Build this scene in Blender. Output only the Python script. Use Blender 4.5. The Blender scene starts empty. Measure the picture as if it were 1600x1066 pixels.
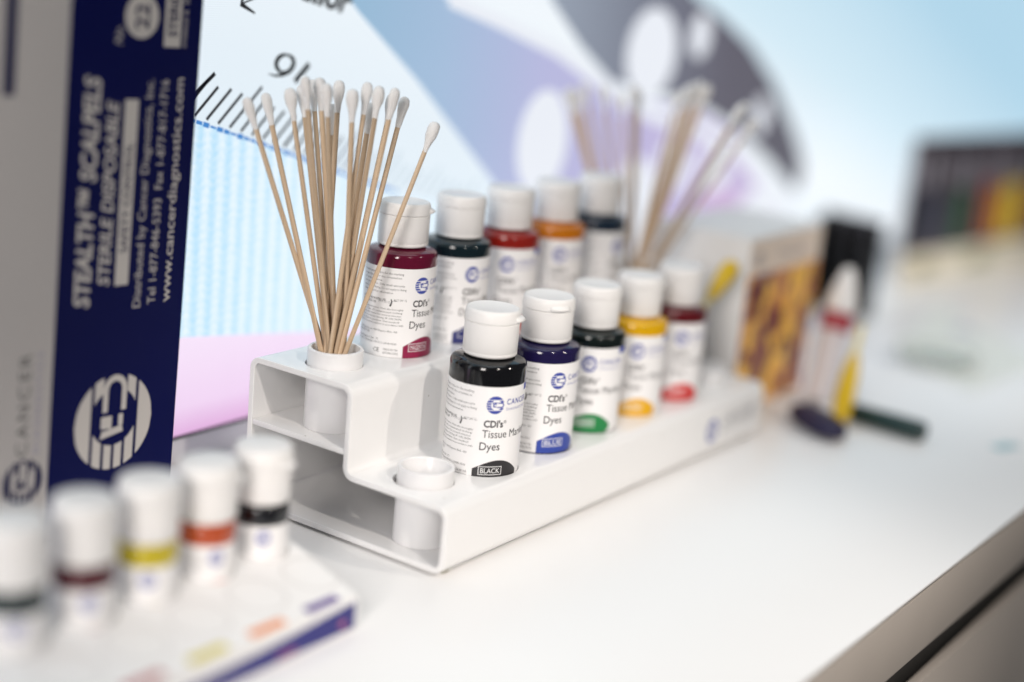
import bpy, bmesh, math, random
from mathutils import Vector, Matrix
random.seed(7)
S = 0.001                                   # everything below is written in millimetres
scene = bpy.context.scene
col = scene.collection
PI = math.pi

# ------------------------------------------------------------------ camera
CAM = Vector((-583.0, -419.9, 311.9)); FPX = 2434.8
YAW, PITCH, ROLL = 0.9790, 0.2558, 0.0941
fw = Vector((math.sin(YAW)*math.cos(PITCH), math.cos(YAW)*math.cos(PITCH), -math.sin(PITCH)))
rt = fw.cross(Vector((0, 0, 1))).normalized(); up = rt.cross(fw)
r2 = rt*math.cos(ROLL) + up*math.sin(ROLL); u2 = up*math.cos(ROLL) - rt*math.sin(ROLL)
cd = bpy.data.cameras.new('camera'); cam = bpy.data.objects.new('camera', cd); col.objects.link(cam)
cam.matrix_world = Matrix(((r2.x, u2.x, -fw.x, CAM.x*S), (r2.y, u2.y, -fw.y, CAM.y*S), (r2.z, u2.z, -fw.z, CAM.z*S), (0, 0, 0, 1)))
cd.sensor_width = 36; cd.lens = FPX*36/1600; cd.clip_start = 0.02; cd.clip_end = 50
cd.dof.use_dof = True; cd.dof.focus_distance = 0.828; cd.dof.aperture_fstop = 1.45
scene.camera = cam

# ------------------------------------------------------------------ world, lamps, exposure
w = bpy.data.worlds.new('World'); scene.world = w; w.use_nodes = True
bg = w.node_tree.nodes['Background']; bg.inputs[0].default_value = (0.90, 0.95, 1.0, 1); bg.inputs[1].default_value = 0.085
def aim(o, loc, tgt):
    o.location = Vector(loc)*S
    o.rotation_euler = (Vector(tgt)-Vector(loc)).to_track_quat('-Z', 'Y').to_euler()
def spot(name, loc, tgt, watts, cone, blend, radius, color):
    l = bpy.data.lights.new(name, 'SPOT'); l.energy = watts; l.spot_size = math.radians(cone); l.spot_blend = blend
    l.shadow_soft_size = radius*S; l.color = color
    o = bpy.data.objects.new(name, l); col.objects.link(o); aim(o, loc, tgt); return o
def area(name, loc, tgt, watts, sx, sy, color):
    l = bpy.data.lights.new(name, 'AREA'); l.shape = 'RECTANGLE'; l.size = sx*S; l.size_y = sy*S; l.energy = watts; l.color = color
    o = bpy.data.objects.new(name, l); col.objects.link(o); aim(o, loc, tgt); return o
spot('key_spotlight', (-560, -1550, 1300), (30, -80, 0), 68, 17, 0.8, 52, (1.0, 0.92, 0.84))
spot('second_spotlight', (700, -1550, 1300), (170, -80, 0), 44, 18, 0.8, 52, (1.0, 0.91, 0.82))
spot('left_spotlight', (-760, -1300, 1400), (-190, -50, 0), 18, 12, 0.8, 52, (1.0, 0.93, 0.87))
spot('far_spotlight', (1200, -1500, 1500), (820, 10, 20), 105, 26, 0.8, 52, (1.0, 0.92, 0.85))
area('ceiling_panel', (200, 100, 2300), (200, 0, 0), 14, 1800, 1500, (0.86, 0.94, 1.0))
area('left_fill', (-1900, -700, 900), (0, 50, 50), 28, 500, 900, (1.0, 0.94, 0.90))  # soft fill added at camera left to brighten the rack's open interior
scene.view_settings.view_transform = 'Standard'; scene.view_settings.look = 'None'
scene.view_settings.exposure = 0.05; scene.view_settings.gamma = 1.0
scene.cycles.use_denoising = True
scene.cycles.max_bounces = 10
scene.cycles.sample_clamp_indirect = 6

# ------------------------------------------------------------------ materials
MATS = {}
def lin(c): return tuple(((v/255)/12.92 if v/255 <= .04045 else ((v/255+.055)/1.055)**2.4) for v in c)
def mat(name, rgb, rough=.5, spec=.5, coat=0, sss=0, trans=0, noise=.0, nscale=300, bump=0, metal=0):
    if name in MATS: return MATS[name]
    m = bpy.data.materials.new(name); m.use_nodes = True; nt = m.node_tree; b = nt.nodes['Principled BSDF']
    b.inputs['Base Color'].default_value = (*rgb, 1); b.inputs['Roughness'].default_value = rough
    b.inputs['Specular IOR Level'].default_value = spec; b.inputs['Coat Weight'].default_value = coat
    b.inputs['Coat Roughness'].default_value = .05; b.inputs['Metallic'].default_value = metal
    if sss:
        b.inputs['Subsurface Weight'].default_value = sss; b.inputs['Subsurface Radius'].default_value = (1, .95, .9)
        b.inputs['Subsurface Scale'].default_value = .004
    b.inputs['Transmission Weight'].default_value = trans
    if noise or bump:
        tc = nt.nodes.new('ShaderNodeTexCoord'); n = nt.nodes.new('ShaderNodeTexNoise')
        n.inputs['Scale'].default_value = nscale; n.inputs['Detail'].default_value = 5
        nt.links.new(tc.outputs['Object'], n.inputs['Vector'])
        if noise:
            mx = nt.nodes.new('ShaderNodeMix'); mx.data_type = 'RGBA'
            mx.inputs['A'].default_value = (*[c*(1-noise) for c in rgb], 1); mx.inputs['B'].default_value = (*[min(1, c*(1+noise)) for c in rgb], 1)
            nt.links.new(n.outputs['Fac'], mx.inputs['Factor']); nt.links.new(mx.outputs['Result'], b.inputs['Base Color'])
            mr = nt.nodes.new('ShaderNodeMapRange'); mr.inputs['To Min'].default_value = rough*.8; mr.inputs['To Max'].default_value = min(1, rough*1.25)
            nt.links.new(n.outputs['Fac'], mr.inputs['Value']); nt.links.new(mr.outputs['Result'], b.inputs['Roughness'])
        if bump:
            bp = nt.nodes.new('ShaderNodeBump'); bp.inputs['Strength'].default_value = bump; bp.inputs['Distance'].default_value = .0004
            nt.links.new(n.outputs['Fac'], bp.inputs['Height']); nt.links.new(bp.outputs['Normal'], b.inputs['Normal'])
    MATS[name] = m; return m
def glow(name, rgb, k=1.0, stripes=None):
    """a backlit print: it gives off light itself"""
    if name in MATS: return MATS[name]
    m = bpy.data.materials.new(name); m.use_nodes = True; nt = m.node_tree; b = nt.nodes['Principled BSDF']
    b.inputs['Base Color'].default_value = (.04, .04, .04, 1); b.inputs['Roughness'].default_value = .35
    b.inputs['Emission Color'].default_value = (*lin(rgb), 1); b.inputs['Emission Strength'].default_value = k*.94
    MATS[name] = m; return m
def ramp_glow(name, stops, axis, a, bb, k=1.0, grid=0.0):
    k *= .94
    """backlit print whose ink changes along one axis (metres), with the faint pixel grid of the panel"""
    m = bpy.data.materials.new(name); m.use_nodes = True; nt = m.node_tree; b = nt.nodes['Principled BSDF']
    b.inputs['Base Color'].default_value = (.04, .04, .04, 1); b.inputs['Roughness'].default_value = .35
    tc = nt.nodes.new('ShaderNodeTexCoord'); sp = nt.nodes.new('ShaderNodeSeparateXYZ'); nt.links.new(tc.outputs['Object'], sp.inputs[0])
    mr = nt.nodes.new('ShaderNodeMapRange'); mr.inputs['From Min'].default_value = a*S; mr.inputs['From Max'].default_value = bb*S
    if axis == 'XZ':     # the print turns blue towards the upper right
        a1 = nt.nodes.new('ShaderNodeMath'); a1.operation = 'MULTIPLY_ADD'; a1.inputs[1].default_value = 1/1.8; a1.inputs[2].default_value = -.222; nt.links.new(sp.outputs['X'], a1.inputs[0])
        a2 = nt.nodes.new('ShaderNodeMath'); a2.operation = 'MULTIPLY_ADD'; a2.inputs[1].default_value = 1/.54; nt.links.new(sp.outputs['Z'], a2.inputs[0]); nt.links.new(a1.outputs[0], a2.inputs[2])
        mr.inputs['From Min'].default_value = 0; mr.inputs['From Max'].default_value = 1; nt.links.new(a2.outputs[0], mr.inputs['Value'])
    else: nt.links.new(sp.outputs[axis], mr.inputs['Value'])
    cr = nt.nodes.new('ShaderNodeValToRGB'); nt.links.new(mr.outputs['Result'], cr.inputs[0])
    while len(cr.color_ramp.elements) < len(stops): cr.color_ramp.elements.new(.5)
    for e, (p, c) in zip(cr.color_ramp.elements, stops): e.position = p; e.color = (*lin(c), 1)
    nt.links.new(cr.outputs[0], b.inputs['Emission Color'])
    b.inputs['Emission Strength'].default_value = k
    if grid:
        out = None
        for ax in ('X', 'Z'):
            mu = nt.nodes.new('ShaderNodeMath'); mu.operation = 'MULTIPLY'; mu.inputs[1].default_value = 2*PI/(1.25*S); nt.links.new(sp.outputs[ax], mu.inputs[0])
            sn = nt.nodes.new('ShaderNodeMath'); sn.operation = 'SINE'; nt.links.new(mu.outputs[0], sn.inputs[0])
            if out is None: out = sn
            else:
                ad = nt.nodes.new('ShaderNodeMath'); ad.operation = 'ADD'; nt.links.new(out.outputs[0], ad.inputs[0]); nt.links.new(sn.outputs[0], ad.inputs[1]); out = ad
        ma = nt.nodes.new('ShaderNodeMath'); ma.operation = 'MULTIPLY_ADD'; ma.inputs[1].default_value = grid*.5; ma.inputs[2].default_value = k
        nt.links.new(out.outputs[0], ma.inputs[0]); nt.links.new(ma.outputs[0], b.inputs['Emission Strength'])
    MATS[name] = m; return m

M_ACR = mat('white_acrylic', (.90, .895, .89), .16, .5, coat=.3, noise=.008, nscale=60)
def opal(m, fac, rgb):
    nt = m.node_tree; out = nt.nodes['Material Output']; t = nt.nodes.new('ShaderNodeBsdfTranslucent'); t.inputs[0].default_value = (*rgb, 1)
    mx = nt.nodes.new('ShaderNodeMixShader'); mx.inputs[0].default_value = fac
    nt.links.new(nt.nodes['Principled BSDF'].outputs[0], mx.inputs[1]); nt.links.new(t.outputs[0], mx.inputs[2]); nt.links.new(mx.outputs[0], out.inputs[0])
opal(M_ACR, .05, (.92, .90, .90))
M_TUBE = mat('milky_tube_plastic', (.88, .875, .88), .25, .5)
opal(M_TUBE, .10, (.90, .89, .91))
M_CAP = mat('white_cap_plastic', (.83, .815, .80), .42, .4, noise=.01, nscale=500, bump=.06)
M_LAB = mat('label_paper', (.86, .85, .85), .38, .4, noise=.01, nscale=900)
M_INK = mat('black_ink', (.012, .011, .014), .45)
M_INKS = mat('small_print_ink', (.03, .028, .03), .5)
M_BLUE = mat('blue_ink', lin((56, 72, 160)), .45)
M_COUNTER = None

def specks(m, scale, size, keep, dark):
    nt = m.node_tree; b = nt.nodes['Principled BSDF']; src = b.inputs['Base Color'].links[0].from_socket
    tc = nt.nodes.new('ShaderNodeTexCoord'); v = nt.nodes.new('ShaderNodeTexVoronoi'); v.inputs['Scale'].default_value = scale; nt.links.new(tc.outputs['Object'], v.inputs['Vector'])
    a = nt.nodes.new('ShaderNodeMath'); a.operation = 'LESS_THAN'; a.inputs[1].default_value = size; nt.links.new(v.outputs['Distance'], a.inputs[0])
    sp = nt.nodes.new('ShaderNodeSeparateColor'); nt.links.new(v.outputs['Color'], sp.inputs[0])
    c = nt.nodes.new('ShaderNodeMath'); c.operation = 'LESS_THAN'; c.inputs[1].default_value = keep; nt.links.new(sp.outputs[0], c.inputs[0])
    q = nt.nodes.new('ShaderNodeMath'); q.operation = 'MULTIPLY'; nt.links.new(a.outputs[0], q.inputs[0]); nt.links.new(c.outputs[0], q.inputs[1])
    mx = nt.nodes.new('ShaderNodeMix'); mx.data_type = 'RGBA'; mx.inputs['B'].default_value = (*dark, 1)
    nt.links.new(q.outputs[0], mx.inputs['Factor']); nt.links.new(src, mx.inputs['A']); nt.links.new(mx.outputs['Result'], b.inputs['Base Color'])
specks(M_ACR, 95, .045, .16, (.34, .31, .26))
# ------------------------------------------------------------------ mesh helpers
def tag(o, label=None, cat=None, group=None, kind=None):
    if label: o['label'] = label
    if cat: o['category'] = cat
    if group: o['group'] = group
    if kind: o['kind'] = kind
    return o
def mesh(name, V, F, smooth=False):
    me = bpy.data.meshes.new(name); me.from_pydata([Vector(v)*S for v in V], [], F)
    if smooth:
        for p in me.polygons: p.use_smooth = True
    me.update(); return me
def link(name, me, m, parent=None, loc=(0, 0, 0), rz=0):
    o = bpy.data.objects.new(name, me); col.objects.link(o)
    if m is not None and not me.materials: me.materials.append(m)
    elif m is not None and me.materials and me.materials[0] is not m: 
        o.material_slots[0].link = 'OBJECT'; o.material_slots[0].material = m
    if parent is not None: o.parent = parent
    o.location = Vector(loc)*S; o.rotation_euler = (0, 0, rz); return o
def empty(name, loc=(0, 0, 0), rz=0):
    o = bpy.data.objects.new(name, None); o.empty_display_size = .01; col.objects.link(o)
    o.location = Vector(loc)*S; o.rotation_euler = (0, 0, rz); return o
def lathe(name, prof, seg=64, sharp=35):
    V = []; F = []; n = len(prof)
    idx = []
    for r, z in prof:
        if r < 1e-6: idx.append([len(V)]); V.append((0, 0, z))
        else:
            idx.append(list(range(len(V), len(V)+seg)))
            V += [(r*math.cos(2*PI*k/seg), r*math.sin(2*PI*k/seg), z) for k in range(seg)]
    for a, b in zip(idx[:-1], idx[1:]):
        for k in range(seg):
            k2 = (k+1) % seg
            if len(a) == 1 and len(b) == 1: continue
            if len(a) == 1: F.append((a[0], b[k2], b[k]))
            elif len(b) == 1: F.append((a[k], a[k2], b[0]))
            else: F.append((a[k], a[k2], b[k2], b[k]))
    me = mesh(name, V, F, True)
    me.set_sharp_from_angle(angle=math.radians(sharp)); return me
def bm_mesh(name, bm, sharp=None):
    me = bpy.data.meshes.new(name); bm.normal_update(); bm.to_mesh(me); bm.free()
    if sharp is not None:
        for p in me.polygons: p.use_smooth = True
        me.set_sharp_from_angle(angle=math.radians(sharp))
    return me
def box_mesh(name, x0, x1, y0, y1, z0, z1, bev=0, seg=2):
    bm = bmesh.new(); bmesh.ops.create_cube(bm, size=1)
    for v in bm.verts: v.co = Vector((x0+(v.co.x+.5)*(x1-x0), y0+(v.co.y+.5)*(y1-y0), z0+(v.co.z+.5)*(z1-z0)))*S
    if bev: bmesh.ops.bevel(bm, geom=bm.edges[:], offset=bev*S, segments=seg, affect='EDGES', profile=.5)
    return bm_mesh(name, bm, 40 if bev else None)
_cap = None
def text2d(txt, cap, width=None, bold=0.0, shear=0.0, space=1.0, res=3, align='LEFT'):
    """lettering as flat triangles, millimetres, baseline at 0, capital height = cap"""
    cu = bpy.data.curves.new('t', 'FONT'); cu.body = txt; cu.size = 1; cu.resolution_u = res; cu.offset = 0 if 'M' in txt else bold; cu.shear = shear; cu.space_character = space
    ob = bpy.data.objects.new('t', cu); me = bpy.data.meshes.new_from_object(ob)
    V = [(v.co.x, v.co.y) for v in me.vertices]; F = [tuple(p.vertices) for p in me.polygons]
    bpy.data.objects.remove(ob); bpy.data.curves.remove(cu); bpy.data.meshes.remove(me)
    k = cap/.690
    if not V: return [], []
    x0 = min(v[0] for v in V); x1 = max(v[0] for v in V)
    kx = k if width is None else width/(x1-x0)
    off = x0 if align == 'LEFT' else (x0+x1)/2
    return [((x-off)*kx, y*k) for x, y in V], F
class Flat:
    """collects flat print"""
    def __init__(s): s.V = []; s.F = []
    def add(s, VF, dx=0, dy=0, rot=0, k=1):
        V, F = VF; n = len(s.V); c, q = math.cos(rot), math.sin(rot)
        s.V += [(dx+k*(x*c-y*q), dy+k*(x*q+y*c)) for x, y in V]; s.F += [tuple(i+n for i in f) for f in F]; return s
    def poly(s, pts): n = len(s.V); s.V += list(pts); s.F.append(tuple(range(n, n+len(pts)))); return s
    def rect(s, x0, y0, x1, y1): return s.poly([(x0, y0), (x1, y0), (x1, y1), (x0, y1)])
    def ellipse(s, cx, cy, rx, ry, n=40, rot=0):
        c, q = math.cos(rot), math.sin(rot)
        return s.poly([(cx+rx*math.cos(t)*c-ry*math.sin(t)*q, cy+rx*math.cos(t)*q+ry*math.sin(t)*c) for t in [2*PI*i/n for i in range(n)]])
    def stroke(s, pts, wd):
        ws = wd if isinstance(wd, (list, tuple)) else [wd]*len(pts)
        L = []; R = []
        for i, p in enumerate(pts):
            a = Vector(pts[max(0, i-1)]); b = Vector(pts[min(len(pts)-1, i+1)]); d = (b-a).normalized(); nrm = Vector((-d.y, d.x))
            L.append(tuple(Vector(p)+nrm*ws[i]/2)); R.append(tuple(Vector(p)-nrm*ws[i]/2))
        n = len(s.V); m = len(pts); s.V += L+R
        for i in range(m-1): s.F.append((n+i, n+i+1, n+m+i+1, n+m+i))
        return s
    def ring(s, cx, cy, r, wd, n=48): return s.stroke([(cx+r*math.cos(2*PI*i/n), cy+r*math.sin(2*PI*i/n)) for i in range(n+1)], wd)
    def frame(s, x0, y0, x1, y1, t):
        s.rect(x0, y0, x1, y0+t); s.rect(x0, y1-t, x1, y1); s.rect(x0, y0+t, x0+t, y1-t); return s.rect(x1-t, y0+t, x1, y1-t)
    def wrap(s, name, R, step=1.2):
        """wrap round a cylinder of radius R: x runs round it, y up; long edges are cut so that print follows the curve"""
        bm = bmesh.new(); vs = [bm.verts.new((x, y, 0)) for x, y in s.V]
        for f in s.F:
            try: bm.faces.new([vs[i] for i in f])
            except ValueError: pass
        bmesh.ops.triangulate(bm, faces=bm.faces[:], ngon_method='EAR_CLIP')
        x0 = min(x for x, y in s.V); x1 = max(x for x, y in s.V)
        x = x0+step
        while x < x1:
            bmesh.ops.bisect_plane(bm, geom=bm.verts[:]+bm.edges[:]+bm.faces[:], plane_co=(x, 0, 0), plane_no=(1, 0, 0), dist=1e-5); x += step
        for v in bm.verts:
            a = v.co.x/R; v.co = Vector((R*math.cos(a), R*math.sin(a), v.co.y))*S
        return bm_mesh(name, bm)
    def on_y(s, name, y=0):   # upright print facing -Y
        return mesh(name, [(a, y, b) for a, b in s.V], s.F)
    def on_z(s, name, z=0): return mesh(name, [(a, b, z) for a, b in s.V], s.F)

def logo2d(r, invert=False):
    """striped round emblem, radius r: list of print polygons"""
    f = Flat(); cx, rr = .10, .60
    rows = [(.60, 1.0, 'full'), (.30, .52, 'split'), (.03, .22, 'left'), (-.24, -.05, 'left'), (-.54, -.32, 'split'), (-1.0, -.62, 'full')]
    for y0, y1, k in rows:
        n = 10; ys = [y0+(y1-y0)*i/n for i in range(n+1)]
        ol = [(-math.sqrt(max(0, 1-y*y)), y) for y in ys]; orr = [(math.sqrt(max(0, 1-y*y)), y) for y in ys]
        il = [(cx-math.sqrt(max(0, rr*rr-y*y)), y) for y in ys]; ir = [(cx+math.sqrt(max(0, rr*rr-y*y)), y) for y in ys]
        if k == 'full': f.poly(ol+orr[::-1])
        else:
            f.poly(ol+il[::-1])
            if k == 'split': f.poly(ir+orr[::-1])
    hook = [(.22, .24), (.62, .24)]+[(.68+.24*math.sin(t), .24*math.cos(t)) for t in [PI*i/10 for i in range(11)]]+[(.62, -.24), (.22, -.24)]
    f.stroke(hook, .13)
    f.poly([(-.34, .34), (-.18, .30), (-.10, -.22), (-.24, -.26)]); f.poly([(-.12, .33), (.13, .33), (.13, .05), (-.14, .05)]); f.poly([(-.1, -.24), (.14, -.24), (.14, -.12), (-.1, -.12)])
    f.V = [(x*r, y*r) for x, y in f.V]; return f

# ------------------------------------------------------------------ the setting: countertop, its front
def counter_material():
    m = bpy.data.materials.new('white_laminate'); m.use_nodes = True; nt = m.node_tree; b = nt.nodes['Principled BSDF']
    tc = nt.nodes.new('ShaderNodeTexCoord')
    n = nt.nodes.new('ShaderNodeTexNoise'); n.inputs['Scale'].default_value = 14; n.inputs['Detail'].default_value = 6; nt.links.new(tc.outputs['Object'], n.inputs['Vector'])
    n2 = nt.nodes.new('ShaderNodeTexNoise'); n2.inputs['Scale'].default_value = 420; n2.inputs['Detail'].default_value = 3; nt.links.new(tc.outputs['Object'], n2.inputs['Vector'])
    mx = nt.nodes.new('ShaderNodeMix'); mx.data_type = 'RGBA'; mx.inputs['A'].default_value = (.815, .81, .805, 1); mx.inputs['B'].default_value = (.83, .825, .82, 1)
    nt.links.new(n.outputs['Fac'], mx.inputs['Factor']); nt.links.new(mx.outputs['Result'], b.inputs['Base Color'])
    mr = nt.nodes.new('ShaderNodeMapRange'); mr.inputs['To Min'].default_value = .21; mr.inputs['To Max'].default_value = .29
    nt.links.new(n.outputs['Fac'], mr.inputs['Value']); nt.links.new(mr.outputs['Result'], b.inputs['Roughness'])
    bp = nt.nodes.new('ShaderNodeBump'); bp.inputs['Strength'].default_value = .05; bp.inputs['Distance'].default_value = .0003
    nt.links.new(n2.outputs['Fac'], bp.inputs['Height']); nt.links.new(bp.outputs['Normal'], b.inputs['Normal'])
    return m
M_COUNTER = counter_material(); specks(M_COUNTER, 60, .024, .10, (.45, .42, .38))
M_TAUPE = mat('taupe_board', lin((178, 170, 162)), .45, .4, noise=.03, nscale=40)
M_DARK = mat('painted_gap_shade', (.02, .019, .018), .6)  # near-black colour stands in for shade in the counter gap and recess
CZ = -2.0
ct = link('countertop', box_mesh('countertop', -900, 3200, -181, 330, CZ-1.6, CZ, .3, 2), M_COUNTER); tag(ct, 'glossy white laminate countertop everything stands on', 'counter', kind='structure')
ap = link('counter_apron', box_mesh('counter_apron', -900, 3200, -180.7, -150, CZ-42, CZ-3.8, .3), M_TAUPE); tag(ap, 'taupe board under the countertop edge', 'counter', kind='structure')
gp = link('counter_recess', box_mesh('counter_recess', -900, 3200, -168, -140, CZ-95, CZ-42.5), M_DARK); link('painted_shadow_strip', box_mesh('painted_shadow_strip', -900, 3200, -179.6, -170, CZ-3.7, CZ-1.7), M_DARK, gp); tag(gp, 'recess below the counter apron, its shade painted near-black', 'counter', kind='structure')  # dark box and strip put in to paint the shade under the counter edge
df = link('drawer_front', box_mesh('drawer_front', -900, 3200, -178.0, -172, CZ-400, CZ-68, .4), M_TAUPE); tag(df, 'taupe drawer front below the recess', 'counter', kind='structure')

# ------------------------------------------------------------------ backlit screen behind the counter
SY = 233.0
scr = empty('backlit_screen', (-24.9, -28.0, 13.4)); scr.scale = (.957, 1, .957); tag(scr, 'tall backlit graphic screen with ruler ticks and lilac shapes behind the counter', 'screen')
link('frame', box_mesh('screen_frame', -500, 2600, SY+1, SY+40, .2, 900, 1), mat('screen_frame_black', (.02, .02, .022), .4), scr)
link('base_board', box_mesh('screen_base', -500, 2600, SY+3, SY+38, -16, 0, .5), mat('screen_base_white', (.75, .74, .74), .4), scr)
def sprint(name, f, m, lay):
    return link(name, f.on_y(name, SY-.35*lay), m, scr)
base = Flat().rect(-500, 3.5, 2600, 900)
sprint('printed_sheet', base, ramp_glow('screen_white_to_blue', [(0, (222, 236, 246)), (.25, (228, 239, 247)), (.47, (240, 246, 251)), (.66, (208, 231, 243)), (.95, (176, 212, 232)), (1, (176, 212, 232))], 'XZ', 0, 1, 1.03, .07), 0)
sprint('pink_band', Flat().poly([(-500, 3.5), (430, 3.5), (430, 22), (151, 50.5), (104, 56.7), (42, 64.5), (-500, 70)]),
       ramp_glow('screen_pink', [(0, (224, 172, 220)), (.30, (240, 212, 242)), (1, (246, 228, 249))], 'Z', 3, 64, 1.0, .05), 1)
# the woven blue field below the ruler curve
def weave():
    m = bpy.data.materials.new('screen_blue_weave'); m.use_nodes = True; nt = m.node_tree; b = nt.nodes['Principled BSDF']
    b.inputs['Base Color'].default_value = (.04, .04, .04, 1); b.inputs['Roughness'].default_value = .35
    tc = nt.nodes.new('ShaderNodeTexCoord'); sp = nt.nodes.new('ShaderNodeSeparateXYZ'); nt.links.new(tc.outputs['Object'], sp.inputs[0])
    def math_(op, a, bv):
        q = nt.nodes.new('ShaderNodeMath'); q.operation = op
        for i, v in enumerate((a, bv)):
            if v is None: continue
            if isinstance(v, (int, float)): q.inputs[i].default_value = v
            else: nt.links.new(v, q.inputs[i])
        return q.outputs[0]
    sx = math_('SINE', math_('MULTIPLY', sp.outputs['X'], 2*PI/(11.6*S)), None)
    sz = math_('SINE', math_('ADD', math_('MULTIPLY', sp.outputs['Z'], 2*PI/(5.2*S)), math_('MULTIPLY', sx, 1.4)), None)
    n = nt.nodes.new('ShaderNodeTexNoise'); n.inputs['Scale'].default_value = 330; nt.links.new(tc.outputs['Object'], n.inputs['Vector'])
    v = math_('ADD', math_('ADD', math_('MULTIPLY', sx, .26), math_('MULTIPLY', sz, .06)), math_('MULTIPLY', n.outputs['Fac'], .62))
    fade = nt.nodes.new('ShaderNodeMapRange'); fade.inputs['From Min'].default_value = 60*S; fade.inputs['From Max'].default_value = 210*S; fade.inputs['To Min'].default_value = .45; fade.inputs['To Max'].default_value = 0
    nt.links.new(sp.outputs['X'], fade.inputs['Value'])
    v = math_('ADD', v, math_('MULTIPLY', math_('SUBTRACT', .42, fade.outputs['Result']), -.9))
    cr = nt.nodes.new('ShaderNodeValToRGB'); nt.links.new(v, cr.inputs[0])
    cr.color_ramp.elements[0].position = .0; cr.color_ramp.elements[0].color = (*lin((226, 241, 251)), 1)
    cr.color_ramp.elements[1].position = .75; cr.color_ramp.elements[1].color = (*lin((178, 221, 245)), 1)
    nt.links.new(cr.outputs[0], b.inputs['Emission Color']); b.inputs['Emission Strength'].default_value = 1.0
    return m
curve = [(-500, 330), (-20, 210), (45.3, 191.4), (95.3, 177), (132.5, 165.8), (182, 150.2), (232.6, 135.7), (291.3, 121.8), (360, 104), (430, 84)]
sprint('woven_blue_field', Flat().poly([(-500, 70), (42, 64.5), (104, 56.7), (151, 50.5), (430, 22)]+curve[::-1]), weave(), 1)
dl = Flat()
for a, b in zip(curve[1:6], curve[2:7]):
    n = 9
    for i in range(n):
        p = [Vector(a).lerp(Vector(b), (i+q)/n) for q in (0, .86)]; wd = 2.2+.9*math.sin(i*2.3)
        dl.stroke([tuple(p[0]), tuple(p[1])], wd)
sprint('dashed_blue_line', dl, glow('screen_line_blue', (62, 134, 206)), 2)
# ruler ticks, each its own mark
def interp(x):
    for (ax, az), (bx, bz) in zip(curve[:-1], curve[1:]):
        if ax <= x <= bx: return az+(bz-az)*(x-ax)/(bx-ax)
    return curve[-1][1]
tick_cols = [glow('tick_ink_%d' % i, c) for i, c in enumerate([(14, 13, 20), (20, 20, 28), (46, 52, 66), (104, 116, 132), (168, 184, 196), (196, 212, 222)])]
for i in range(30):
    x = 34.2+9.35*i
    z = interp(x)+3.0
    ln = 26 if i % 5 != 4 else 36
    if i == 1: ln = 24
    wd = 2.0 if i % 10 != 9 else 2.4
    k = max(.62, 1-i*.012); d = Vector((.74, .67)).normalized()*ln*k
    sprint('ruler_tick', Flat().stroke([(x, z), (x+d.x, z+d.y)], wd), tick_cols[min(5, max(0, int((i-6)/2.6)))] if i > 6 else tick_cols[0], 3)
sprint('ruler_tick', Flat().stroke([(40, 205), (58.1, 218.5)], 2.6), tick_cols[0], 3)
# numeral nine and one, slanting to the right
def num(pts, ws, c, ang, k):
    f = Flat().stroke(pts, ws); g = Flat(); g.add((f.V, f.F), c[0], c[1], ang, k); return g
M_NUM = glow('numeral_ink', (10, 16, 16))
n9 = [(115.5+7.6*math.cos(t), 223.3+5.2*math.sin(t)) for t in [-.3+2*PI*i/30 for i in range(31)]]
w9 = [1.3+2.2*abs(math.cos(-.1+2*PI*i/30)) for i in range(31)]
sprint('numeral', Flat().stroke(n9, w9), M_NUM, 3)
sprint('numeral', Flat().stroke([(123.1, 224.6), (122.3, 221.6), (119.5, 218.6), (113.7, 216.6), (107.5, 216.2), (101.5, 217.4)], [3.4, 3.6, 3.2, 2.4, 1.4, .5]), M_NUM, 3.4)
sprint('numeral', Flat().stroke([(125.0, 212.2), (136.9, 222.8)], 3.9), M_NUM, 3)
sprint('lettering', Flat().add(text2d('killor', 15, width=54, bold=.035, shear=.2), 119, 263.5, -.2), glow('screen_letter_ink', (24, 24, 28)), 3)
sprint('arrow_mark', Flat().stroke([(78, 262), (76.5, 257.6), (88, 252.6)], [3, 3, 1.2]).stroke([(77, 258), (90, 262)], 1.1), glow('screen_letter_ink', (52, 52, 60)), 3)
# lilac glass shape, white window, grey wheel with holes
sprint('lilac_shape', Flat().poly([(150, 300), (171.1, 261.8), (181.1, 254), (244.3, 210.6), (343.7, 133.8), (430, 66), (760, 40), (846, 66), (725, 150), (640, 176), (520, 190), (490.8, 200.1), (411.3, 230.8), (334.1, 249.2), (272.5, 263.7), (200, 290)]),
       ramp_glow('screen_lilac', [(0, (150, 188, 216)), (.16, (166, 192, 222)), (.34, (186, 188, 226)), (.55, (192, 184, 224)), (1, (206, 188, 224))], 'X', 160, 850, .97, .04), 2)
sprint('grey_wheel', Flat().poly([(372, 300), (396.5, 266), (442.1, 233.1), (492, 205), (540, 196), (640, 182), (725, 155.9), (800, 122), (871.9, 84), (885, 100), (877.5, 118), (862, 136), (836.1, 158), (790, 196), (731.2, 231), (660.5, 259), (616.5, 272), (560, 300)]),
       ramp_glow('screen_grey', [(0, (150, 160, 176)), (.3, (118, 122, 138)), (.6, (92, 90, 104)), (1, (82, 80, 92))], 'X', 400, 880), 3)
sprint('white_border', Flat().stroke([(272.5, 263.7), (334.1, 249.2), (411.3, 229), (490.8, 199), (560, 176), (640, 160), (740, 132), (860, 62)], [9, 9, 10, 12, 13, 13, 13, 14]), glow('screen_white', (236, 240, 248)), 4)
for c in [(552, 226, 41, 37), (632, 240, 17, 19), (770, 166, 15, 17), (402, 160, 34, 40), (545, 96, 40, 44), (610, 130, 30, 26), (690, 118, 26, 24), (800, 66, 62, 30)]:
    sprint('white_window', Flat().ellipse(*c), glow('screen_white', (236, 240, 248)), 5)
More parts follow.
